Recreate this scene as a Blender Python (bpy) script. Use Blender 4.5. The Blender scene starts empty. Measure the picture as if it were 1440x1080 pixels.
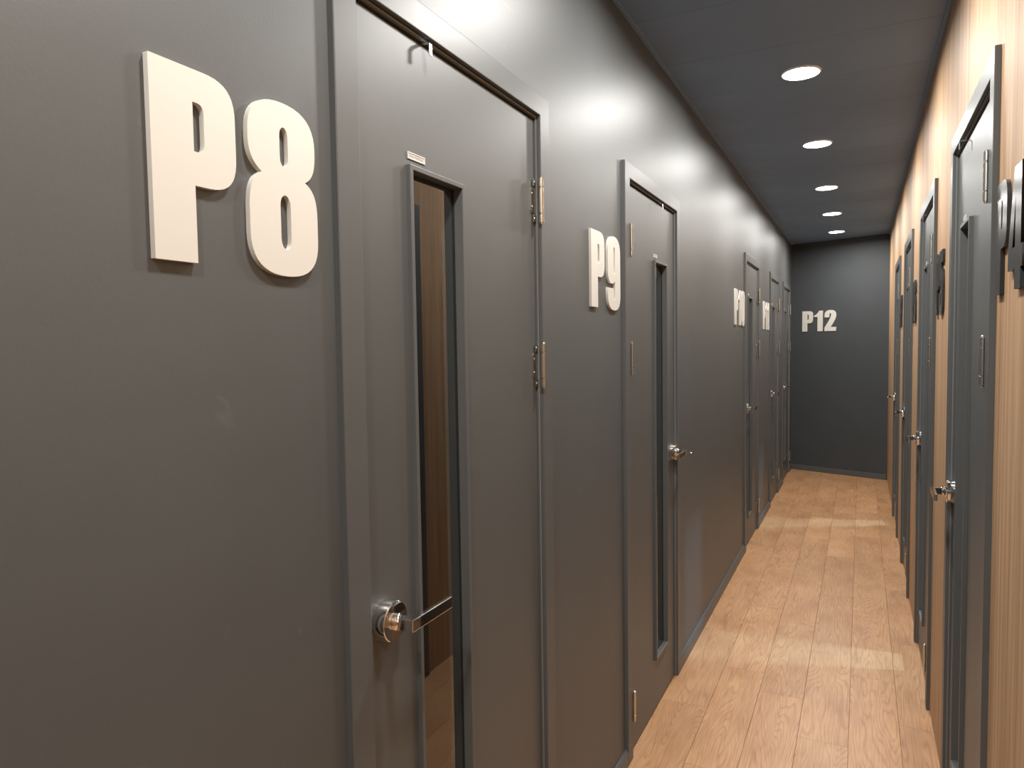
import bpy, math, random
from mathutils import Matrix, Vector

random.seed(7)
sc = bpy.context.scene
COL = sc.collection

# ------------------------------------------------------------------ camera
CAM_POS = (0.73884, 0.0, 1.52448)
CR = (0.89776678, 0.44021241, -0.01509435)      # camera right
CU = (-0.01001938, 0.05466927, 0.99845425)      # camera up
CF = (-0.44035715, 0.89622782, -0.05349091)     # camera forward
cam_data = bpy.data.cameras.new('camera')
cam_data.sensor_width = 36.0
cam_data.lens = 999.86 * 36.0 / 1440.0
cam_data.clip_start = 0.02
cam = bpy.data.objects.new('camera', cam_data)
COL.objects.link(cam)
cam.matrix_world = Matrix(((CR[0], CU[0], -CF[0], CAM_POS[0]),
                           (CR[1], CU[1], -CF[1], CAM_POS[1]),
                           (CR[2], CU[2], -CF[2], CAM_POS[2]),
                           (0, 0, 0, 1)))
sc.camera = cam

# ------------------------------------------------------------------ world, exposure, lamp strengths
world = bpy.data.worlds.new('world')
sc.world = world
world.use_nodes = True
world.node_tree.nodes['Background'].inputs[0].default_value = (0, 0, 0, 1)
world.node_tree.nodes['Background'].inputs[1].default_value = 0.0
sc.view_settings.view_transform = 'Standard'
sc.view_settings.look = 'None'
sc.view_settings.gamma = 1.0
sc.view_settings.use_curve_mapping = False
sc.view_settings.exposure = -0.32

LAMP_GLOW = 30.0        # luminous diffuser itself
LAMP_WATTS = 21.0       # downward beam of each light
LAMP_SPREAD = math.radians(172)
LAMP_COLOUR = (1.0, 0.975, 0.93)
ROOM_LAMP_STRENGTH = 3200.0
ROOM_LAMP_COLOUR = (0.45, 0.74, 1.0)

# ------------------------------------------------------------------ measures of the place (metres)
W = 0.9937           # distance between the fronts of the door frames, left x=0, right x=W
REVEAL = 0.013       # frame fronts stand this far proud of the wall
XL = -REVEAL         # left wall face
XR = W + REVEAL      # right wall face
ZC = 2.668           # ceiling
YB = -2.2            # wall behind the camera
HF = 2.163           # outer height of a door frame
JW = 0.057           # width of the frame casing
END_A = (XL, 9.088)  # end wall, left and right corner
END_B = (XR, 8.705)
DOORS_L = [('P8', 0.8965, 0.8501), ('P9', 2.4149, 0.8322), ('P10', 5.2893, 0.7997),
           ('P11', 6.8504, 0.7760), ('P12', 8.0355, 0.8291)]
DOORS_R = [('P4', 1.8906, 0.8381), ('P5', 3.3055, 0.7890), ('P6', 4.7242, 0.7965), ('P7', 6.1600, 0.8133)]

# ------------------------------------------------------------------ materials
def new_mat(name):
    m = bpy.data.materials.new(name)
    m.use_nodes = True
    nt = m.node_tree
    return m, nt, nt.nodes['Principled BSDF']

def N(nt, typ, **kw):
    n = nt.nodes.new(typ)
    for k, v in kw.items():
        setattr(n, k, v)
    return n

def ramp(nt, stops, interp='LINEAR'):
    r = N(nt, 'ShaderNodeValToRGB')
    r.color_ramp.interpolation = interp
    while len(r.color_ramp.elements) < len(stops):
        r.color_ramp.elements.new(0.5)
    for e, (p, c) in zip(r.color_ramp.elements, stops):
        e.position = p
        e.color = (c[0], c[1], c[2], 1)
    return r

def mapping(nt, scale, coord='Object', rnd=None):
    tc = N(nt, 'ShaderNodeTexCoord')
    mp = N(nt, 'ShaderNodeMapping')
    mp.inputs['Scale'].default_value = scale
    if rnd is not None:
        oi = N(nt, 'ShaderNodeObjectInfo')
        mul = N(nt, 'ShaderNodeVectorMath', operation='SCALE')
        mul.inputs[0].default_value = rnd
        nt.links.new(oi.outputs['Random'], mul.inputs['Scale'])
        add = N(nt, 'ShaderNodeVectorMath', operation='ADD')
        nt.links.new(tc.outputs[coord], add.inputs[0])
        nt.links.new(mul.outputs[0], add.inputs[1])
        nt.links.new(add.outputs[0], mp.inputs['Vector'])
    else:
        nt.links.new(tc.outputs[coord], mp.inputs['Vector'])
    return mp

def paint(name, col, rough, var=0.06, bump=0.02, scale=9.0, spec=0.5, scuff=0.0):
    m, nt, b = new_mat(name)
    mp = mapping(nt, (1, 1, 1))
    n1 = N(nt, 'ShaderNodeTexNoise')
    n1.inputs['Scale'].default_value = scale * 0.35
    n1.inputs['Detail'].default_value = 6
    nt.links.new(mp.outputs[0], n1.inputs['Vector'])
    lo = tuple(c * (1 - var) for c in col)
    hi = tuple(c * (1 + var) for c in col)
    r = ramp(nt, [(0.3, lo), (0.7, hi)])
    nt.links.new(n1.outputs['Fac'], r.inputs[0])
    out = r.outputs[0]
    if scuff > 0:
        mp2 = mapping(nt, (1.0, 2.2, 3.4))
        n3 = N(nt, 'ShaderNodeTexNoise')
        n3.inputs['Scale'].default_value = 5.5
        n3.inputs['Detail'].default_value = 3
        n3.inputs['Distortion'].default_value = 0.8
        nt.links.new(mp2.outputs[0], n3.inputs['Vector'])
        r3 = ramp(nt, [(0.70, (0, 0, 0)), (0.80, (scuff, scuff, scuff))])
        nt.links.new(n3.outputs['Fac'], r3.inputs[0])
        mx = N(nt, 'ShaderNodeMix', data_type='RGBA')
        nt.links.new(r3.outputs[0], mx.inputs['Factor'])
        nt.links.new(out, mx.inputs['A'])
        mx.inputs['B'].default_value = (col[0] * 2.2, col[1] * 2.2, col[2] * 2.2, 1)
        out = mx.outputs['Result']
    nt.links.new(out, b.inputs['Base Color'])
    b.inputs['Roughness'].default_value = rough
    b.inputs['Specular IOR Level'].default_value = spec
    n2 = N(nt, 'ShaderNodeTexNoise')
    n2.inputs['Scale'].default_value = 260
    n2.inputs['Detail'].default_value = 2
    nt.links.new(mp.outputs[0], n2.inputs['Vector'])
    bp = N(nt, 'ShaderNodeBump')
    bp.inputs['Strength'].default_value = bump
    bp.inputs['Distance'].default_value = 0.002
    nt.links.new(n2.outputs['Fac'], bp.inputs['Height'])
    nt.links.new(bp.outputs[0], b.inputs['Normal'])
    return m

def plain(name, col, rough=0.5, metal=0.0, spec=0.5):
    m, nt, b = new_mat(name)
    b.inputs['Base Color'].default_value = (*col, 1)
    b.inputs['Roughness'].default_value = rough
    b.inputs['Metallic'].default_value = metal
    b.inputs['Specular IOR Level'].default_value = spec
    return m

def emitter(name, col, strength):
    m, nt, b = new_mat(name)
    nt.nodes.remove(b)
    e = N(nt, 'ShaderNodeEmission')
    e.inputs[0].default_value = (*col, 1)
    e.inputs[1].default_value = strength
    nt.links.new(e.outputs[0], nt.nodes['Material Output'].inputs[0])
    return m

def wood_wall(name):
    """pale walnut veneer with upright grain"""
    m, nt, b = new_mat(name)
    mp = mapping(nt, (1, 22, 0.55), rnd=(3.0, 11.0, 5.0))
    n1 = N(nt, 'ShaderNodeTexNoise')
    n1.inputs['Scale'].default_value = 1.6
    n1.inputs['Detail'].default_value = 8
    n1.inputs['Roughness'].default_value = 0.62
    n1.inputs['Distortion'].default_value = 0.35
    nt.links.new(mp.outputs[0], n1.inputs['Vector'])
    r1 = ramp(nt, [(0.25, (0.31, 0.178, 0.096)), (0.45, (0.48, 0.30, 0.172)),
                   (0.60, (0.58, 0.38, 0.23)), (0.80, (0.68, 0.475, 0.31))])
    nt.links.new(n1.outputs['Fac'], r1.inputs[0])
    mp2 = mapping(nt, (1, 190, 2.6), rnd=(3.0, 7.0, 5.0))
    n2 = N(nt, 'ShaderNodeTexNoise')
    n2.inputs['Scale'].default_value = 2.0
    n2.inputs['Detail'].default_value = 4
    nt.links.new(mp2.outputs[0], n2.inputs['Vector'])
    r2 = ramp(nt, [(0.3, (0.80, 0.78, 0.76)), (0.62, (1.06, 1.06, 1.06))])
    nt.links.new(n2.outputs['Fac'], r2.inputs[0])
    mx = N(nt, 'ShaderNodeMix', data_type='RGBA', blend_type='MULTIPLY')
    mx.inputs['Factor'].default_value = 1.0
    nt.links.new(r1.outputs[0], mx.inputs['A'])
    nt.links.new(r2.outputs[0], mx.inputs['B'])
    # pale medullary flecks
    mp3 = mapping(nt, (1, 30, 9), rnd=(3.0, 7.0, 5.0))
    n3 = N(nt, 'ShaderNodeTexNoise')
    n3.inputs['Scale'].default_value = 2.2
    n3.inputs['Detail'].default_value = 2
    nt.links.new(mp3.outputs[0], n3.inputs['Vector'])
    r3 = ramp(nt, [(0.68, (0, 0, 0)), (0.76, (0.35, 0.35, 0.35))])
    nt.links.new(n3.outputs['Fac'], r3.inputs[0])
    mx2 = N(nt, 'ShaderNodeMix', data_type='RGBA')
    nt.links.new(r3.outputs[0], mx2.inputs['Factor'])
    nt.links.new(mx.outputs['Result'], mx2.inputs['A'])
    mx2.inputs['B'].default_value = (0.62, 0.45, 0.30, 1)
    nt.links.new(mx2.outputs['Result'], b.inputs['Base Color'])
    b.inputs['Roughness'].default_value = 0.55
    b.inputs['Specular IOR Level'].default_value = 0.25
    bp = N(nt, 'ShaderNodeBump')
    bp.inputs['Strength'].default_value = 0.12
    bp.inputs['Distance'].default_value = 0.001
    nt.links.new(n2.outputs['Fac'], bp.inputs['Height'])
    nt.links.new(bp.outputs[0], b.inputs['Normal'])
    return m

def wood_floor(name):
    """honey oak plank with cathedral grain running along y, different on each plank"""
    m, nt, b = new_mat(name)
    # stretched coordinates for the cathedral figure
    mp = mapping(nt, (1.0, 0.11, 1.0), rnd=(5.3, 17.0, 9.1))
    nz = N(nt, 'ShaderNodeTexNoise')
    nz.inputs['Scale'].default_value = 6.5
    nz.inputs['Detail'].default_value = 2.5
    nz.inputs['Roughness'].default_value = 0.4
    nt.links.new(mp.outputs[0], nz.inputs['Vector'])
    mul = N(nt, 'ShaderNodeMath', operation='MULTIPLY')
    mul.inputs[1].default_value = 40.0
    nt.links.new(nz.outputs['Fac'], mul.inputs[0])
    fr = N(nt, 'ShaderNodeMath', operation='FRACT')
    nt.links.new(mul.outputs[0], fr.inputs[0])
    r1 = ramp(nt, [(0.0, (0.80, 0.77, 0.74)), (0.22, (1.0, 1.0, 1.0)), (0.78, (1.04, 1.04, 1.04)), (1.0, (0.82, 0.79, 0.76))])
    nt.links.new(fr.outputs[0], r1.inputs[0])
    # fine pores
    mp2 = mapping(nt, (1.0, 0.035, 1.0), rnd=(5.3, 17.0, 9.1))
    n2 = N(nt, 'ShaderNodeTexNoise')
    n2.inputs['Scale'].default_value = 230
    n2.inputs['Detail'].default_value = 3
    nt.links.new(mp2.outputs[0], n2.inputs['Vector'])
    r2 = ramp(nt, [(0.34, (0.84, 0.82, 0.80)), (0.6, (1.04, 1.04, 1.04))])
    nt.links.new(n2.outputs['Fac'], r2.inputs[0])
    # broad tone drift
    n4 = N(nt, 'ShaderNodeTexNoise')
    n4.inputs['Scale'].default_value = 7.0
    n4.inputs['Detail'].default_value = 4
    mp4 = mapping(nt, (1.0, 0.5, 1.0), rnd=(5.3, 17.0, 9.1))
    nt.links.new(mp4.outputs[0], n4.inputs['Vector'])
    r4 = ramp(nt, [(0.25, (0.43, 0.220, 0.100)), (0.5, (0.52, 0.285, 0.140)), (0.75, (0.575, 0.335, 0.172))])
    nt.links.new(n4.outputs['Fac'], r4.inputs[0])
    oi = N(nt, 'ShaderNodeObjectInfo')
    r5 = ramp(nt, [(0.0, (0.90, 0.90, 0.90)), (1.0, (1.08, 1.08, 1.08))])
    nt.links.new(oi.outputs['Random'], r5.inputs[0])
    last = r4.outputs[0]
    for rr in (r1, r2, r5):
        mx = N(nt, 'ShaderNodeMix', data_type='RGBA', blend_type='MULTIPLY')
        mx.inputs['Factor'].default_value = 1.0
        nt.links.new(last, mx.inputs['A'])
        nt.links.new(rr.outputs[0], mx.inputs['B'])
        last = mx.outputs['Result']
    nt.links.new(last, b.inputs['Base Color'])
    b.inputs['Roughness'].default_value = 0.42
    b.inputs['Specular IOR Level'].default_value = 0.5
    bp = N(nt, 'ShaderNodeBump')
    bp.inputs['Strength'].default_value = 0.25
    bp.inputs['Distance'].default_value = 0.0008
    nt.links.new(r1.outputs[0], bp.inputs['Height'])
    nt.links.new(bp.outputs[0], b.inputs['Normal'])
    return m

def glass(name):
    """window pane: clear with a faint grey tint, mirror-like at a slant"""
    m, nt, b = new_mat(name)
    nt.nodes.remove(b)
    tr = N(nt, 'ShaderNodeBsdfTransparent')
    tr.inputs[0].default_value = (0.86, 0.89, 0.90, 1)
    gl = N(nt, 'ShaderNodeBsdfGlossy')
    gl.inputs['Roughness'].default_value = 0.015
    fr = N(nt, 'ShaderNodeFresnel')
    fr.inputs['IOR'].default_value = 2.6
    ge = N(nt, 'ShaderNodeNewGeometry')
    sub = N(nt, 'ShaderNodeMath', operation='SUBTRACT')
    sub.inputs[0].default_value = 1.0
    nt.links.new(ge.outputs['Backfacing'], sub.inputs[1])
    mul = N(nt, 'ShaderNodeMath', operation='MULTIPLY')
    nt.links.new(fr.outputs[0], mul.inputs[0])
    nt.links.new(sub.outputs[0], mul.inputs[1])
    mx = N(nt, 'ShaderNodeMixShader')
    nt.links.new(mul.outputs[0], mx.inputs[0])
    nt.links.new(tr.outputs[0], mx.inputs[1])
    nt.links.new(gl.outputs[0], mx.inputs[2])
    nt.links.new(mx.outputs[0], nt.nodes['Material Output'].inputs[0])
    return m

M = {
    'wall': paint('charcoal wall paint', (0.086, 0.092, 0.094), 0.45, spec=0.72, var=0.05, bump=0.05, scuff=0.25),
    'end': paint('charcoal end wall paint', (0.062, 0.069, 0.074), 0.60, var=0.05, bump=0.05, spec=0.3),
    'seal': plain('light grey weather seal', (0.20, 0.205, 0.20), 0.4),
    'door': paint('charcoal door lacquer', (0.092, 0.097, 0.097), 0.43, spec=0.72, var=0.03, bump=0.02),
    'trim': paint('charcoal trim lacquer', (0.102, 0.106, 0.106), 0.40, var=0.03, bump=0.02),
    'ceil': paint('slate ceiling paint', (0.165, 0.25, 0.39), 0.5, var=0.05, bump=0.05),
    'room': paint('grey room paint', (0.16, 0.165, 0.17), 0.6, var=0.05, bump=0.03),
    'sub': paint('dark backing', (0.05, 0.045, 0.04), 0.8),
    'wood': wood_wall('walnut veneer'),
    'floor': wood_floor('oak plank'),
    'white': paint('white sign lacquer', (0.70, 0.675, 0.62), 0.40, var=0.012, bump=0.02),
    'black': paint('black sign lacquer', (0.030, 0.031, 0.033), 0.24, var=0.05, bump=0.02),
    'chrome': plain('polished chrome', (0.82, 0.81, 0.79), 0.07, 1.0),
    'steel': plain('satin chrome', (0.80, 0.80, 0.79), 0.22, 1.0),
    'smoke': plain('dark handle inlay', (0.20, 0.19, 0.18), 0.12, 1.0),
    'nickel': plain('satin nickel', (0.66, 0.63, 0.57), 0.28, 1.0),
    'plate': plain('silver name plate', (0.72, 0.71, 0.68), 0.35, 0.4),
    'ink': plain('grey print', (0.33, 0.33, 0.33), 0.5),
    'rubber': plain('black glazing seal', (0.012, 0.012, 0.012), 0.6),
    'glass': glass('window glass'),
    'ring': plain('white light trim', (0.78, 0.78, 0.77), 0.4),
    'lamp': emitter('warm white light diffuser', LAMP_COLOUR, LAMP_GLOW),
    'roomlamp': emitter('cool white light diffuser', ROOM_LAMP_COLOUR, ROOM_LAMP_STRENGTH),
}

# ------------------------------------------------------------------ mesh helpers
class MB:
    """collects vertices and faces, builds one mesh object"""
    def __init__(self):
        self.v, self.f = [], []

    def box(self, x0, x1, y0, y1, z0, z1):
        b = len(self.v)
        self.v += [(x, y, z) for z in (z0, z1) for y in (y0, y1) for x in (x0, x1)]
        for q in ((0, 2, 3, 1), (4, 5, 7, 6), (0, 1, 5, 4), (2, 6, 7, 3), (0, 4, 6, 2), (1, 3, 7, 5)):
            self.f.append(tuple(b + i for i in q))
        return self

    def prism(self, poly, x0, x1, axis='x'):
        """poly = list of 2D points (counter-clockwise seen from +axis), extruded along axis"""
        b, n = len(self.v), len(poly)
        def pt(p, t):
            return (t, p[0], p[1]) if axis == 'x' else ((p[0], p[1], t) if axis == 'z' else (p[0], t, p[1]))
        self.v += [pt(p, x0) for p in poly] + [pt(p, x1) for p in poly]
        flip = axis == 'y'
        cap0 = tuple(b + i for i in reversed(range(n)))
        cap1 = tuple(b + n + i for i in range(n))
        sides = [(b + i, b + (i + 1) % n, b + n + (i + 1) % n, b + n + i) for i in range(n)]
        fs = [cap0, cap1] + sides
        self.f += [tuple(reversed(q)) for q in fs] if flip else fs
        return self

    def ring(self, o, h, x0, x1):
        """rectangular ring in y,z: outer o=(y0,y1,z0,z1), hole h, from x0 to x1"""
        b = len(self.v)
        def c(r):
            return [(r[0], r[2]), (r[1], r[2]), (r[1], r[3]), (r[0], r[3])]
        for x in (x0, x1):
            self.v += [(x, *p) for p in c(o)] + [(x, *p) for p in c(h)]
        for i in range(4):
            j = (i + 1) % 4
            self.f.append((b + 8 + i, b + 8 + j, b + 12 + j, b + 12 + i))       # front
            self.f.append((b + i, b + 4 + i, b + 4 + j, b + j))                 # back
            self.f.append((b + i, b + j, b + 8 + j, b + 8 + i))                 # outer
            self.f.append((b + 4 + i, b + 12 + i, b + 12 + j, b + 4 + j))       # inner
        return self

    def lathe(self, prof, centre, axis='z', n=24, cap=True):
        """prof = list of (radius, height) turned about an axis through centre"""
        b = len(self.v)
        cx, cy, cz = centre
        for r, h in prof:
            for k in range(n):
                a = 2 * math.pi * k / n
                p, q = r * math.cos(a), r * math.sin(a)
                self.v.append({'z': (cx + p, cy + q, cz + h), 'x': (cx + h, cy + p, cz + q),
                               'y': (cx + q, cy + h, cz + p)}[axis])
        for i in range(len(prof) - 1):
            for k in range(n):
                k2 = (k + 1) % n
                self.f.append((b + i * n + k, b + i * n + k2, b + (i + 1) * n + k2, b + (i + 1) * n + k))
        if cap:
            self.f.append(tuple(b + k for k in reversed(range(n))))
            self.f.append(tuple(b + (len(prof) - 1) * n + k for k in range(n)))
        return self

    def mesh(self, name, mat, smooth=False):
        me = bpy.data.meshes.new(name)
        me.from_pydata(self.v, [], self.f)
        me.materials.append(mat)
        if smooth:
            for p in me.polygons:
                p.use_smooth = True
        me.update()
        return me

    def build(self, name, mat, parent=None, bevel=0.0, smooth=False, seg=2, loc=None):
        o = bpy.data.objects.new(name, self.mesh(name, mat, smooth))
        COL.objects.link(o)
        if parent:
            o.parent = parent
        if loc:
            o.location = loc
        finish(o, bevel, seg, smooth)
        return o

def finish(o, bevel=0.0, seg=2, smooth=False):
    if bevel > 0:
        md = o.modifiers.new('bevel', 'BEVEL')
        md.width = bevel
        md.segments = seg
        md.limit_method = 'ANGLE'
        md.angle_limit = math.radians(40)
        md.harden_normals = False
    if smooth:
        md = o.modifiers.new('sharp', 'EDGE_SPLIT')
        md.split_angle = math.radians(35)

def link_mesh(name, me, parent=None, loc=None, bevel=0.0, seg=2, smooth=False):
    o = bpy.data.objects.new(name, me)
    COL.objects.link(o)
    if parent:
        o.parent = parent
    if loc:
        o.location = loc
    finish(o, bevel, seg, smooth)
    return o

def empty(name, loc=(0, 0, 0), rz=0.0):
    o = bpy.data.objects.new(name, None)
    o.empty_display_size = 0.1
    COL.objects.link(o)
    o.location = loc
    o.rotation_euler = (0, 0, rz)
    return o

def tag(o, label=None, cat=None, group=None, kind=None):
    if label:
        o['label'] = label
    if cat:
        o['category'] = cat
    if group:
        o['group'] = group
    if kind:
        o['kind'] = kind
    return o

# ------------------------------------------------------------------ floor: slab and planks
fl = MB().box(-2.0, 3.0, YB - 0.1, 9.4, -0.12, -0.006).build('floor', M['sub'])
tag(fl, 'honey oak plank floor running the length of the narrow corridor', 'floor', kind='structure')
PW, PL, GAP = 0.178, 0.86, 0.0008
plank_mesh = {}
def plank(x0, x1, y0, y1):
    w, l = round(x1 - x0 - GAP, 4), round(y1 - y0 - GAP, 4)
    if (w, l) not in plank_mesh:
        plank_mesh[(w, l)] = MB().box(-w / 2, w / 2, -l / 2, l / 2, -0.006, 0.0).mesh('plank', M['floor'])
    o = link_mesh('plank', plank_mesh[(w, l)], fl, ((x0 + x1) / 2, (y0 + y1) / 2, 0), bevel=0.0006, seg=1)
    return o
row_edge = [-0.06, 0.176, 0.354, 0.532, 0.710, 0.888, 1.05]
row_off = [2.95, 3.38, 3.195, 2.874, 3.515, 3.126]
for k in range(6):
    y = row_off[k]
    while y > YB:
        y -= PL
    x0, x1 = row_edge[k], row_edge[k + 1]
    end = 9.10
    while y < end:
        ya, yb = max(y, YB), min(y + PL, end)
        if yb - ya > 0.03:
            plank(x0, x1, ya, yb)
        y += PL

# ------------------------------------------------------------------ ceiling: slab and painted panels
ce = MB().box(-2.0, 3.0, YB - 0.1, 9.4, ZC + 0.006, ZC + 0.12).build('ceiling', M['sub'])
tag(ce, 'dark slate painted ceiling with fine panel seams', 'ceiling', kind='structure')
y = 2.54 - 0.45 * 11
pm = MB().box(XL - 0.02, XR + 0.02, 0.0008, 0.45 - 0.0008, ZC, ZC + 0.006).mesh('ceiling_panel', M['ceil'])
while y < 9.3:
    link_mesh('ceiling_panel', pm, ce, (0, y, 0), bevel=0.0006, seg=1)
    y += 0.45

# ------------------------------------------------------------------ walls
def wall_with_openings(name, x0, x1, doors, y0, y1, mat, label):
    mb = MB()
    y = y0
    for _, d, w in doors:
        mb.box(x0, x1, y, d + 0.02, 0, ZC)
        mb.box(x0, x1, d + 0.02, d + w - 0.02, HF - 0.02, ZC)
        y = d + w - 0.02
    mb.box(x0, x1, y, y1, 0, ZC)
    o = mb.build(name, mat)
    tag(o, label, 'wall', kind='structure')
    return o
wl = wall_with_openings('wall_left', XL - 0.10, XL, DOORS_L, YB, 9.30, M['wall'],
                        'charcoal grey painted wall with five doors and white numbers')
wr = wall_with_openings('wall_right', XR + 0.006, XR + 0.106, DOORS_R, YB, 9.20, M['sub'],
                        'walnut veneer panelled wall with four charcoal doors and black numbers')
# veneer panels, cut round the door frames
SE = 0.0009
def veneer(poly):
    c = (sum(p[0] for p in poly) / len(poly), 0)
    MB().prism([(p[0] - c[0], p[1]) for p in poly], XR, XR + 0.006).build('veneer_panel', M['wood'], wr,
                                                                         bevel=0.0006, seg=1, loc=(0, c[0], 0))
prev_seam, prev_edge = None, None
seams = [YB, -1.32, -0.44, 0.44, 1.10]
for a, b_ in zip(seams[:-1], seams[1:]):
    veneer([(a + SE, 0), (b_ - SE, 0), (b_ - SE, ZC), (a + SE, ZC)])
s0, e0 = 1.10, 1.10
for _, d, w in DOORS_R:
    s1 = d + 0.036                                  # seam above the near casing
    veneer([(e0 + SE, 0), (d + 0.004, 0), (d + 0.004, HF - 0.004), (s1 - SE, HF - 0.004), (s1 - SE, ZC), (s0 + SE, ZC), (s0 + SE, HF - 0.004), (e0 + SE, HF - 0.004)]
           if abs(s0 - e0) > 1e-6 else
           [(e0 + SE, 0), (d + 0.004, 0), (d + 0.004, HF - 0.004), (s1 - SE, HF - 0.004), (s1 - SE, ZC), (s0 + SE, ZC)])
    s2 = d + w + 0.02
    veneer([(s1 + SE, HF - 0.004), (s2 - SE, HF - 0.004), (s2 - SE, ZC), (s1 + SE, ZC)])
    s0, e0 = s2, d + w - 0.004
mid = 7.86
veneer([(e0 + SE, 0), (mid - SE, 0), (mid - SE, ZC), (s0 + SE, ZC), (s0 + SE, HF - 0.004), (e0 + SE, HF - 0.004)])
veneer([(mid + SE, 0), (9.0, 0), (9.0, ZC), (mid + SE, ZC)])

# end wall, set at an angle across the corridor
ex, ey = END_B[0] - END_A[0], END_B[1] - END_A[1]
elen = math.hypot(ex, ey)
et = (ex / elen, ey / elen)
en = (et[1], -et[0])                                # towards the camera
def endpt(s, off):
    return (END_A[0] + et[0] * s + en[0] * off, END_A[1] + et[1] * s + en[1] * off)
we = MB().prism([endpt(-0.05, 0), endpt(elen + 0.05, 0), endpt(elen + 0.05, -0.1), endpt(-0.05, -0.1)], 0, ZC, 'z').build('wall_end', M['end'])
tag(we, 'charcoal grey end wall carrying the white P12 number', 'wall', kind='structure')
wb = MB().box(XL - 0.1, XR + 0.1, YB - 0.1, YB, 0, ZC).build('wall_back', M['wall'])
tag(wb, 'charcoal grey wall closing the corridor behind the camera', 'wall', kind='structure')

# small practice rooms behind the doors
def rooms(name, x0, x1, cuts, label):
    mb = MB()
    mb.box(x0 if x0 < 0 else x1 - 0.08, x0 + 0.08 if x0 < 0 else x1, YB, 9.3, 0, ZC)
    for c in cuts:
        if x0 < 0:
            mb.box(x0 + 0.08, x1, c - 0.04, c + 0.04, 0, ZC)
        else:
            mb.box(x0, x1 - 0.08, c - 0.04, c + 0.04, 0, ZC)
    tag(mb.build(name, M['room']), label, 'wall', kind='structure')
rooms('wall_rooms_left', -1.95, XL - 0.10, [YB + 0.04, 0.3, 2.1, 4.5, 6.45, 7.83, 9.2], 'grey walls of the dark rooms behind the left doors')
rooms('wall_rooms_right', XR + 0.106, 2.95, [YB + 0.04, 1.3, 2.95, 4.45, 5.85, 7.5, 9.2], 'grey walls of the rooms behind the right doors')

# baseboards
def base_profile(d, h):
    return [(0, 0), (d, 0), (d, h - 0.008), (d - 0.005, h), (0, h)]
def baseboard(name, y0, y1, label):
    mb = MB()
    n = 5
    pr = [(XL - 0.001, 0), (XL + 0.012, 0), (XL + 0.012, 0.052), (XL + 0.005, 0.060), (XL - 0.001, 0.060)]
    b = 0
    mb.v = [(p[0], y0, p[1]) for p in pr] + [(p[0], y1, p[1]) for p in pr]
    mb.f = [tuple(range(n)), tuple(reversed(range(n, 2 * n)))] + [(i, n + i, n + (i + 1) % n, (i + 1) % n) for i in range(n)]
    o = mb.build(name, M['trim'])
    return tag(o, label, 'baseboard', kind='structure')
edges = [(YB, DOORS_L[0][1], 'charcoal baseboard left of the P8 door')]
for i in range(4):
    a = DOORS_L[i]
    c = DOORS_L[i + 1]
    edges.append((a[1] + a[2], c[1], 'charcoal baseboard between the %s and %s doors' % (a[0], c[0])))
edges.append((DOORS_L[4][1] + DOORS_L[4][2], END_A[1] - 0.01, 'charcoal baseboard between the P12 door and the end wall'))
for a, c, lab in edges:
    baseboard('baseboard_left', a + 0.0005, c - 0.0005, lab)
mbb = MB().prism([endpt(0.012, 0.012), endpt(elen - 0.006, 0.012), endpt(elen - 0.006, -0.001), endpt(0.012, -0.001)], 0, 0.060, 'z')
tag(mbb.build('baseboard_end', M['trim'], bevel=0.003), 'charcoal baseboard along the end wall', 'baseboard', kind='structure')

# slim angle trim in the ceiling corners
tag(MB().box(XL, XL + 0.018, YB, 9.05, ZC - 0.008, ZC).build('trim_1', M['ceil'], bevel=0.0015), 'slim dark ceiling trim above the left wall', 'trim', kind='structure')
tag(MB().box(XR - 0.018, XR, YB, 8.69, ZC - 0.008, ZC).build('trim_2', M['ceil'], bevel=0.0015), 'slim dark ceiling trim above the wood wall', 'trim', kind='structure')

# ------------------------------------------------------------------ doors
# local frame of a door: x = out into the corridor, y = along the wall, z = up
R_ROS = 0.036
def circ(cx, cy, r, n=28):
    return [(cx + r * math.cos(2 * math.pi * k / n), cy + r * math.sin(2 * math.pi * k / n)) for k in range(n)]

# shared meshes: hinge, handle, hook, plate (their own origin at the fixing point)
mb = MB()
for z0, z1 in ((-0.0565, -0.0340), (-0.0320, 0.0320), (0.0340, 0.0565)):
    mb.lathe([(0.0044, z0), (0.0062, z0 + 0.0010), (0.0062, z1 - 0.0010), (0.0044, z1)], (0, 0, 0), 'z', 16)
HINGE = mb.mesh('hinge', M['nickel'], True)
HINGE_PIN = MB().lathe([(0.0030, -0.0600), (0.0040, -0.0590), (0.0040, 0.0590), (0.0030, 0.0600)], (0, 0, 0), 'z', 12).mesh('pin', M['nickel'], True)
def hinge_plate(sgn):
    # leaf plate with rounded outline lying on the door face, towards the leaf (sgn)
    pts = [(0.006, -0.0325), (0.022, -0.0325), (0.0275, -0.026), (0.0275, 0.026), (0.022, 0.0325), (0.006, 0.0325)]
    if sgn < 0:
        pts = [(-a, b) for a, b in reversed(pts)]
    return MB().prism(pts, -0.0195, -0.0165).mesh('leaf_plate', M['nickel'])
def hinge_ears(sgn):
    m_ = MB()
    for s in (-1, 1):
        z0, z1 = sorted((s * 0.036, s * 0.0545))
        y0, y1 = sorted((sgn * 0.003, sgn * 0.0165))
        m_.box(-0.0165, -0.0140, y0, y1, z0, z1)
    return m_.mesh('frame_plate', M['nickel'])
PLATE = {s: hinge_plate(s) for s in (1, -1)}
EARS = {s: hinge_ears(s) for s in (1, -1)}
SCREW = MB().lathe([(0.0030, 0), (0.0030, 0.0008), (0.0018, 0.0016)], (0, 0, 0), 'x', 10).mesh('screw', M['chrome'], True)

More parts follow.
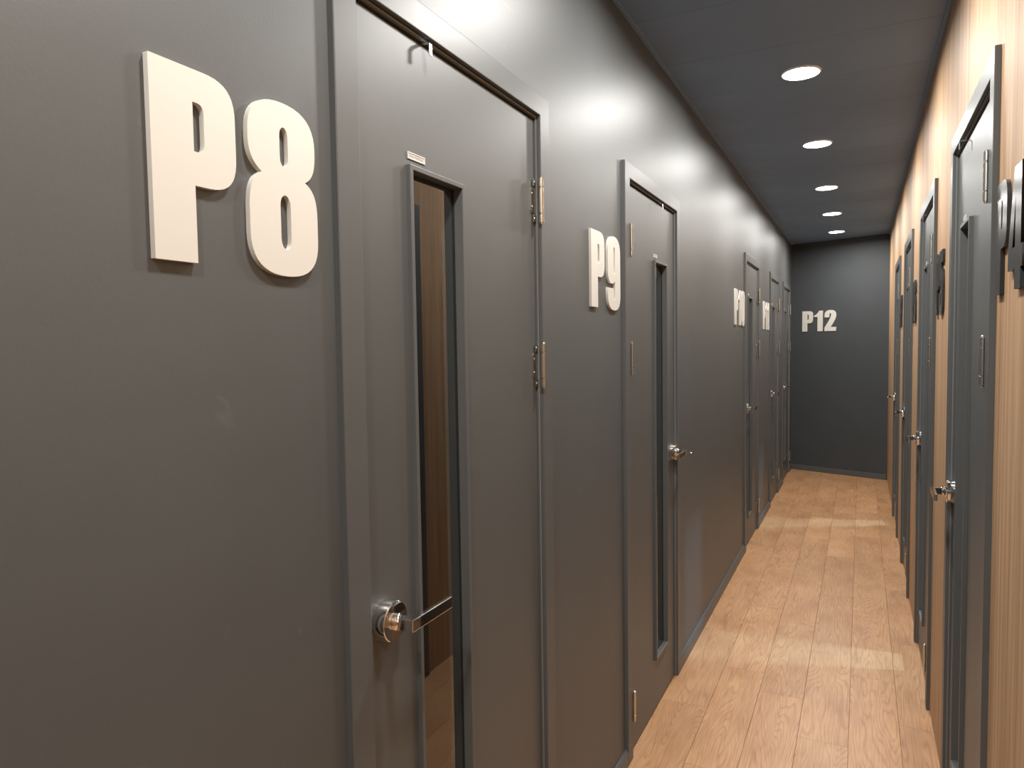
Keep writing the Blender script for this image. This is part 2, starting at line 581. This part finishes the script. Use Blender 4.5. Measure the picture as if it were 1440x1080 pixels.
ROSETTE = MB().lathe([(R_ROS, 0.0), (R_ROS + 0.001, 0.004), (R_ROS, 0.016), (R_ROS - 0.0004, 0.0225), (R_ROS - 0.0018, 0.0240), (0.016, 0.0241)],
                     (0, 0, 0), 'x', 40).mesh('rosette', M['chrome'], True)
COLLAR = MB().lathe([(0.0150, 0.0245), (0.0150, 0.030), (0.0125, 0.033), (0.0115, 0.036)], (0, 0, 0), 'x', 28).mesh('collar', M['chrome'], True)
def lever_mesh(sgn):
    # squared L lever: a neck standing off the door and a bar along it
    m_ = MB()
    pts = [(0.033, -0.009), (0.066, -0.009), (0.066, 0.124), (0.0575, 0.124), (0.0555, 0.011), (0.033, 0.009)]
    pts = [(a, sgn * b) for a, b in pts]
    if sgn < 0:
        pts = pts[::-1]
    return m_.prism(pts, -0.0105, 0.0105, 'z').mesh('handle', M['chrome'])
def inlay_mesh(sgn):
    y0, y1 = sorted((sgn * 0.016, sgn * 0.1215))
    return MB().box(0.0655, 0.0666, y0, y1, -0.0088, 0.0088).mesh('inlay', M['smoke'])
LEVER = {s: lever_mesh(s) for s in (1, -1)}
INLAY = {s: inlay_mesh(s) for s in (1, -1)}

# over-door hook: a strap folded out over the top of the leaf and down again
def hook_mesh():
    w = 0.0052
    prof = [(-0.012, 0.0), (0.017, 0.0), (0.0215, -0.0045), (0.0215, -0.026), (0.0195, -0.026), (0.0195, -0.0050), (0.0162, -0.0018), (-0.012, -0.0018)]
    m_ = MB()
    n = len(prof)
    m_.v = [(p[0], -w, p[1]) for p in prof] + [(p[0], w, p[1]) for p in prof]
    m_.f = [tuple(range(n)), tuple(reversed(range(n, 2 * n)))] + [(i, n + i, n + (i + 1) % n, (i + 1) % n) for i in range(n)]
    return m_.mesh('hook', M['steel'])
HOOK = hook_mesh()
NPLATE = MB().ring((-0.029, 0.029, -0.0065, 0.0065), (-0.0268, 0.0268, -0.0043, 0.0043), 0, 0.0018)
NPLATE.box(0, 0.0010, -0.0268, 0.0268, -0.0043, 0.0043)
NPLATE = NPLATE.mesh('name_plate', M['plate'])
_m = MB()
_rs = random.Random(3)
for i in range(13):
    y0 = -0.023 + i * 0.0036
    _m.box(0.0010, 0.0013, y0, y0 + 0.0018 + 0.0006 * _rs.random(), -0.0022, 0.0010 + 0.0012 * _rs.random())
PRINT = _m.mesh('faint_print', M['ink'])

def make_door(idx, number, side, y0, w, handle_low, label):
    """side 'L'/'R'; handle_low: handle on the small-y side of the local frame"""
    d = empty('door_%d' % idx, (0, y0, 0) if side == 'L' else (W, y0 + w, 0), 0.0 if side == 'L' else math.pi)
    tag(d, label, 'door', kind='structure')
    a, b = JW, w - JW                       # clear opening
    top = HF - JW + 0.003
    # casing, an upside-down U
    MB().prism([(0, 0), (a, 0), (a, top), (b, top), (b, 0), (w, 0), (w, HF), (0, HF)], -0.105, 0.0).build(
        'door_frame', M['trim'], d, bevel=0.0018)
    s = 0.0075
    MB().prism([(a, 0), (a + s, 0), (a + s, top - s), (b - s, top - s), (b - s, 0), (b, 0), (b, top), (a, top)], -0.10, -0.012).build(
        'stop_strip', M['trim'], d, bevel=0.0008, seg=1)
    e1, e2 = 0.0018, 0.0056
    MB().prism([(a + e1, 0.004), (a + e2, 0.004), (a + e2, top - e2), (b - e2, top - e2), (b - e2, 0.004), (b - e1, 0.004), (b - e1, top - e1), (a + e1, top - e1)],
               -0.014, -0.0095).build('weather_seal', M['seal'], d, bevel=0.0008, seg=1)
    # leaf with window hole
    g = s + 0.003
    la, lb, lt = a + g, b - g, top - s - 0.0045
    win_w, off = 0.200, 0.154
    wy0 = a + off if handle_low else b - off - win_w
    wy1 = wy0 + win_w
    wz0, wz1 = 0.214, 1.861
    t = 0.010
    MB().ring((la, lb, 0.007, lt), (wy0 + 0.002, wy1 - 0.002, wz0 + 0.002, wz1 - 0.002), -0.058, -0.016).build(
        'leaf', M['door'], d, bevel=0.0008, seg=1)
    tr = MB().ring((wy0, wy1, wz0, wz1), (wy0 + t, wy1 - t, wz0 + t, wz1 - t), -0.060, -0.006).build(
        'window_trim', M['trim'], d, bevel=0.0012)
    i0 = (wy0 + t, wy1 - t, wz0 + t, wz1 - t)
    q = 0.0035
    MB().ring(i0, (i0[0] + q, i0[1] - q, i0[2] + q, i0[3] - q), -0.0290, -0.0268).build('glazing_seal', M['rubber'], tr)
    MB().box(-0.0340, -0.0290, i0[0], i0[1], i0[2], i0[3]).build('pane', M['glass'], d)
    # handle: lever as the part, rosette, collar and inlay on it
    hs = 1 if handle_low else -1
    hy = a + 0.056 if handle_low else b - 0.056
    h = link_mesh('handle', LEVER[hs], d, (-0.016, hy, 1.043), bevel=0.0012)
    link_mesh('rosette', ROSETTE, h, smooth=True)
    link_mesh('collar', COLLAR, h, smooth=True)
    link_mesh('inlay', INLAY[hs], h)
    # hinges on the other side
    y_h = b - 0.006 if handle_low else a + 0.006
    ps = -1 if handle_low else 1
    for z in (1.8935, 1.4725, 0.195):
        hg = link_mesh('hinge', HINGE, d, (0.003, y_h, z), smooth=True)
        link_mesh('pin', HINGE_PIN, hg, smooth=True)
        link_mesh('leaf_plate', PLATE[ps], hg)
        link_mesh('frame_plate', EARS[ps], hg)
        for sy, sz, sx in ((0.019, 0.017, -0.0165), (0.019, -0.017, -0.0165), (0.0105, 0.0455, -0.0140), (0.0105, -0.0455, -0.0140)):
            link_mesh('screw', SCREW, hg, (sx, ps * sy, sz), smooth=True)
    # hook over the top edge and name plate above the window
    hk = (wy0 + wy1) / 2 + (-0.04 if handle_low else -0.02)
    link_mesh('hook', HOOK, d, (-0.016, hk, lt + 0.0022))
    npt = link_mesh('name_plate', NPLATE, d, (-0.016, wy0 + 0.034, 1.8795))
    link_mesh('faint_print', PRINT, npt)
    return d

LAB_L = ['charcoal door beside the big white P8, lever on its left, tall narrow window',
         'charcoal door right of the white P9, lever on its far edge',
         'charcoal door right of the white P10',
         'charcoal door right of the white P11',
         'last charcoal door on the grey wall, next to the end wall']
LAB_R = ['nearest charcoal door in the wood wall, left of the black P4',
         'charcoal door in the wood wall left of the black P5',
         'charcoal door in the wood wall left of the black P6',
         'farthest charcoal door in the wood wall, left of the black P7']
for i, (nm, y0, w) in enumerate(DOORS_L):
    make_door(i + 1, nm, 'L', y0, w, nm != 'P9', LAB_L[i])
for i, (nm, y0, w) in enumerate(DOORS_R):
    make_door(i + 6, nm, 'R', y0, w, True, LAB_R[i])

# ------------------------------------------------------------------ sign letters and digits
# outlines in units of the letter height; ('c', p1, p2, p3) is a cubic curve
G = {
 'P': [[(0, 0), (.252, 0), (.252, .402), (.34, .402), ('c', (.48, .402), (.53, .47), (.53, .60)), (.53, .80),
        ('c', (.53, .945), (.47, 1.0), (.32, 1.0)), (0, 1.0)],
       [(.252, .832), (.275, .832), ('c', (.305, .832), (.320, .815), (.320, .785)), (.320, .635),
        ('c', (.320, .595), (.305, .578), (.272, .578)), (.252, .578)]],
 '1': [[(.176, 0), (.43, 0), (.43, 1.0), (.25, 1.0), ('c', (.20, .89), (.11, .80), (0, .765)), (0, .70), (.176, .70)]],
 '2': [[(0, 0), (.555, 0), (.555, .19), (.30, .19), ('c', (.40, .36), (.555, .56), (.555, .76)),
        ('c', (.555, .93), (.46, 1.013), (.28, 1.013)), ('c', (.10, 1.013), (0, .93), (0, .76)), (0, .66), (.235, .66), (.235, .80),
        ('c', (.235, .885), (.312, .885), (.312, .80)), ('c', (.312, .64), (.16, .43), (0, .17))]],
 '4': [[(.30, 0), (.535, 0), (.535, .165), (.605, .165), (.605, .345), (.535, .345), (.535, 1.0), (.235, 1.0), (0, .36), (0, .165), (.30, .165)],
       [(.30, .345), (.30, .78), (.185, .345)]],
 '5': [[(.03, 1.0), (.525, 1.0), (.525, .80), (.265, .80), (.258, .665), ('c', (.30, .705), (.35, .72), (.395, .715)),
        ('c', (.51, .70), (.555, .62), (.555, .48)), (.555, .22), ('c', (.555, .05), (.45, -.017), (.275, -.017)),
        ('c', (.10, -.017), (0, .05), (0, .20)), (0, .33), (.245, .33), (.245, .165), ('c', (.245, .115), (.312, .115), (.312, .165)),
        (.312, .49), ('c', (.312, .545), (.245, .545), (.245, .49)), (.245, .45), (.01, .45)]],
 '7': [[(.08, 0), (.335, 0), (.515, .80), (.515, 1.0), (0, 1.0), (0, .79), (.265, .79)]],
 '8': [[(0, .79), ('c', (0, .94), (.09, 1.013), (.275, 1.013)), ('c', (.46, 1.013), (.55, .94), (.55, .79)),
        ('c', (.55, .67), (.53, .61), (.455, .575)), ('c', (.535, .54), (.56, .48), (.56, .36)), (.56, .22),
        ('c', (.56, .05), (.46, -.017), (.28, -.017)), ('c', (.10, -.017), (0, .05), (0, .22)), (0, .36),
        ('c', (0, .48), (.03, .54), (.10, .575)), ('c', (.03, .61), (0, .67), (0, .75))],
       [(.247, .81), ('c', (.247, .89), (.315, .89), (.315, .81)), (.315, .69), ('c', (.315, .615), (.247, .615), (.247, .69))],
       [(.240, .40), ('c', (.240, .49), (.325, .49), (.325, .40)), (.325, .21), ('c', (.325, .12), (.240, .12), (.240, .21))]],
 '9': [[(0, .79), ('c', (0, .94), (.10, 1.013), (.278, 1.013)), ('c', (.455, 1.013), (.555, .94), (.555, .78)), (.555, .22),
        ('c', (.555, .05), (.455, -.017), (.278, -.017)), ('c', (.10, -.017), (0, .05), (0, .20)), (0, .29), (.245, .29), (.245, .165),
        ('c', (.245, .115), (.312, .115), (.312, .165)), (.312, .40), ('c', (.275, .365), (.22, .352), (.175, .352)),
        ('c', (.06, .352), (0, .42), (0, .52))],
       [(.245, .82), ('c', (.245, .885), (.312, .885), (.312, .82)), (.312, .53), ('c', (.312, .475), (.245, .475), (.245, .53))]],
 '0': [[(0, .78), ('c', (0, .94), (.10, 1.013), (.278, 1.013)), ('c', (.455, 1.013), (.555, .94), (.555, .78)), (.555, .22),
        ('c', (.555, .05), (.455, -.017), (.278, -.017)), ('c', (.10, -.017), (0, .05), (0, .22))],
       [(.245, .82), ('c', (.245, .885), (.312, .885), (.312, .82)), (.312, .18), ('c', (.312, .115), (.245, .115), (.245, .18))]],
}
def flip180(c):
    out = []
    for p in c:
        if p[0] == 'c':
            out.append(('c',) + tuple((.555 - q[0], .996 - q[1]) for q in p[1:]))
        else:
            out.append((.555 - p[0], .996 - p[1]))
    return out
G['6'] = [flip180(c) for c in G['9']]
WIDTH = {'P': .53, '1': .43, '2': .555, '4': .605, '5': .555, '6': .555, '7': .515, '8': .56, '9': .555, '0': .555}

def flatten(contour):
    pts = []
    for p in contour:
        if p[0] == 'c':
            a = pts[-1]
            b, c, d = p[1:]
            for k in range(1, 11):
                t = k / 10
                s = 1 - t
                pts.append(tuple(s**3 * a[i] + 3 * s * s * t * b[i] + 3 * s * t * t * c[i] + t**3 * d[i] for i in (0, 1)))
        else:
            pts.append(p)
    return pts

glyph_cache = {}
def glyph_mesh(ch, height, depth, mat):
    key = (ch, height, depth, mat.name)
    if key in glyph_cache:
        return glyph_cache[key]
    cu = bpy.data.curves.new('glyph', 'CURVE')
    cu.dimensions = '2D'
    cu.fill_mode = 'BOTH'
    cu.extrude = depth / 2
    for c in G[ch]:
        pts = flatten(c)
        if pts[0] == pts[-1]:
            pts = pts[:-1]
        sp = cu.splines.new('POLY')
        sp.points.add(len(pts) - 1)
        for q, p in zip(sp.points, pts):
            q.co = (p[0] * height, p[1] * height, 0, 1)
        sp.use_cyclic_u = True
    tmp = bpy.data.objects.new('glyph', cu)
    COL.objects.link(tmp)
    bpy.context.view_layer.update()
    dg = bpy.context.evaluated_depsgraph_get()
    me = bpy.data.meshes.new_from_object(tmp.evaluated_get(dg))
    COL.objects.unlink(tmp)
    bpy.data.objects.remove(tmp)
    me.materials.clear()
    me.materials.append(mat)
    me.name = 'sign_character'
    glyph_cache[key] = me
    return me

def place_char(ch, origin, right, normal, height, depth, mat, label, group):
    """origin = lower left corner on the wall, right = reading direction, normal = out of the wall"""
    r, n = Vector(right), Vector(normal)
    u = Vector((0, 0, 1))
    o = bpy.data.objects.new('sign_letter' if ch == 'P' else 'sign_digit', glyph_mesh(ch, height, depth, mat))
    COL.objects.link(o)
    finish(o, 0.0009, 2)
    c = Vector(origin) + n * (depth / 2)
    o.matrix_world = Matrix(((r.x, u.x, n.x, c.x), (r.y, u.y, n.y, c.y), (r.z, u.z, n.z, c.z), (0, 0, 0, 1)))
    tag(o, label, 'letter' if ch == 'P' else 'number', group)
    return o

WORD = {'0': 'zero', '1': 'one', '2': 'two', '4': 'four', '5': 'five', '6': 'six', '7': 'seven', '8': 'eight', '9': 'nine'}
HGT = 0.238
DEP = 0.008
def sign_left(text, y, zs, gaps, where):
    for i, ch in enumerate(text):
        nm = 'letter P' if ch == 'P' else 'digit %s' % WORD[ch]
        extra = ''
        if text == 'P11' and i:
            extra = 'first ' if i == 1 else 'second '
        place_char(ch, (XL, y, zs), (0, 1, 0), (1, 0, 0), HGT, DEP, M['white'],
                   'white raised %s%s of the %s number %s' % (extra, nm, text, where), 'white raised door number characters')
        y += WIDTH[ch] * HGT + (gaps[i] if i < len(gaps) else 0)
sign_left('P8', 0.5715, 1.6335, [0.0210], 'on the grey wall')
sign_left('P9', 2.077, 1.642, [0.033], 'on the grey wall')
sign_left('P10', 4.853, 1.642, [0.030, 0.034], 'on the grey wall')
sign_left('P11', 6.373, 1.634, [0.040, 0.036], 'on the grey wall')
# P12 on the end wall
s = 0.1385
for ch, gp in zip('P12', (0.012, 0.021, 0)):
    o = endpt(s, 0)
    nm = 'letter P' if ch == 'P' else 'digit %s' % WORD[ch]
    place_char(ch, (o[0], o[1], 1.640), (et[0], et[1], 0), (en[0], en[1], 0), 0.2365, DEP, M['white'],
               'white raised %s of the P12 number on the end wall' % nm, 'white raised door number characters')
    s += WIDTH[ch] * 0.2365 + gp
# black numbers on the wood wall read towards the camera
def sign_right(text, y, gap):
    for i, ch in enumerate(text):
        nm = 'letter P' if ch == 'P' else 'digit %s' % WORD[ch]
        place_char(ch, (XR, y, 1.618), (0, -1, 0), (-1, 0, 0), 0.232, 0.008, M['black'],
                   'black raised %s of the %s number on the wood wall' % (nm, text), 'black raised door number characters')
        y -= WIDTH[ch] * 0.232 + gap
sign_right('P4', 1.858, 0.022)
sign_right('P5', 3.255, 0.014)
sign_right('P6', 4.685, 0.014)
sign_right('P7', 6.130, 0.014)

# ------------------------------------------------------------------ ceiling lights
def downlight(x, y, label, group, mat=None, r=0.074):
    t = empty('ceiling_light', (x, y, ZC))
    tag(t, label, 'ceiling light', group)
    MB().lathe([(r, -0.0005), (r + 0.007, -0.0005), (r + 0.0075, -0.003), (r + 0.005, -0.0062), (r, -0.0075), (r, -0.0005)], (0, 0, 0), 'z', 40, cap=False).build(
        'trim_ring', M['ring'], t, smooth=True)
    MB().lathe([(r, -0.001), (r, -0.0055), (r * 0.8, -0.0075), (r * 0.4, -0.0085), (0.004, -0.0088)], (0, 0, 0), 'z', 40).build(
        'diffuser', mat or M['lamp'], t, smooth=True)
    if mat is None:
        ld = bpy.data.lights.new('light_beam', 'AREA')
        ld.shape = 'DISK'
        ld.size = 2 * r * 0.95
        ld.energy = LAMP_WATTS
        ld.color = LAMP_COLOUR
        ld.spread = LAMP_SPREAD
        lo = bpy.data.objects.new('light_beam', ld)
        COL.objects.link(lo)
        lo.parent = t
        lo.location = (0, 0, -0.0095)
    return t
ORD = ['nearest of the five round ceiling lights in view', 'second of the five round ceiling lights from the camera',
       'middle one of the five round ceiling lights', 'fourth of the five round ceiling lights from the camera',
       'farthest round ceiling light, before the end wall']
for (x, y), lab in zip(((0.497, 3.323), (0.499, 4.541), (0.496, 5.855), (0.492, 7.059), (0.497, 8.240)), ORD):
    downlight(x, y, lab, 'round corridor ceiling lights')
for y, lab in ((2.11, 'round ceiling light over the P8 door, above the photo'), (0.90, 'round ceiling light over the P8 number, above the photo'),
               (-0.31, 'round ceiling light just behind the camera'), (-1.52, 'round ceiling light by the wall behind the camera')):
    downlight(0.497, y, lab, 'round corridor ceiling lights')
downlight(1.75, 3.93, 'round cool ceiling light inside the room of the P5 door', 'round room ceiling lights', M['roomlamp'], 0.06)
downlight(1.75, 6.95, 'round cool ceiling light inside the room of the P7 door', 'round room ceiling lights', M['roomlamp'], 0.06)

# ------------------------------------------------------------------ small studs on the walls
STUD = MB().lathe([(0.0065, 0), (0.0070, 0.003), (0.0055, 0.009), (0.0025, 0.012)], (0, 0, 0), 'x', 16)
o = STUD.build('wall_stud', M['chrome'], smooth=True, loc=(XL, 3.518, 0.983))
o.scale = (0.6, 0.6, 0.6)
tag(o, 'tiny metal stud on the grey wall right of the P9 door', 'stud', 'small metal wall studs')
p = endpt(0.744, 0)
o = STUD.build('wall_stud', M['chrome'], smooth=True, loc=(p[0], p[1], 1.057))
o.rotation_euler = (0, 0, math.atan2(en[1], en[0]))
o.scale = (1.0, 0.7, 1.6)
tag(o, 'small metal stud on the end wall below the P12 number', 'stud', 'small metal wall studs')
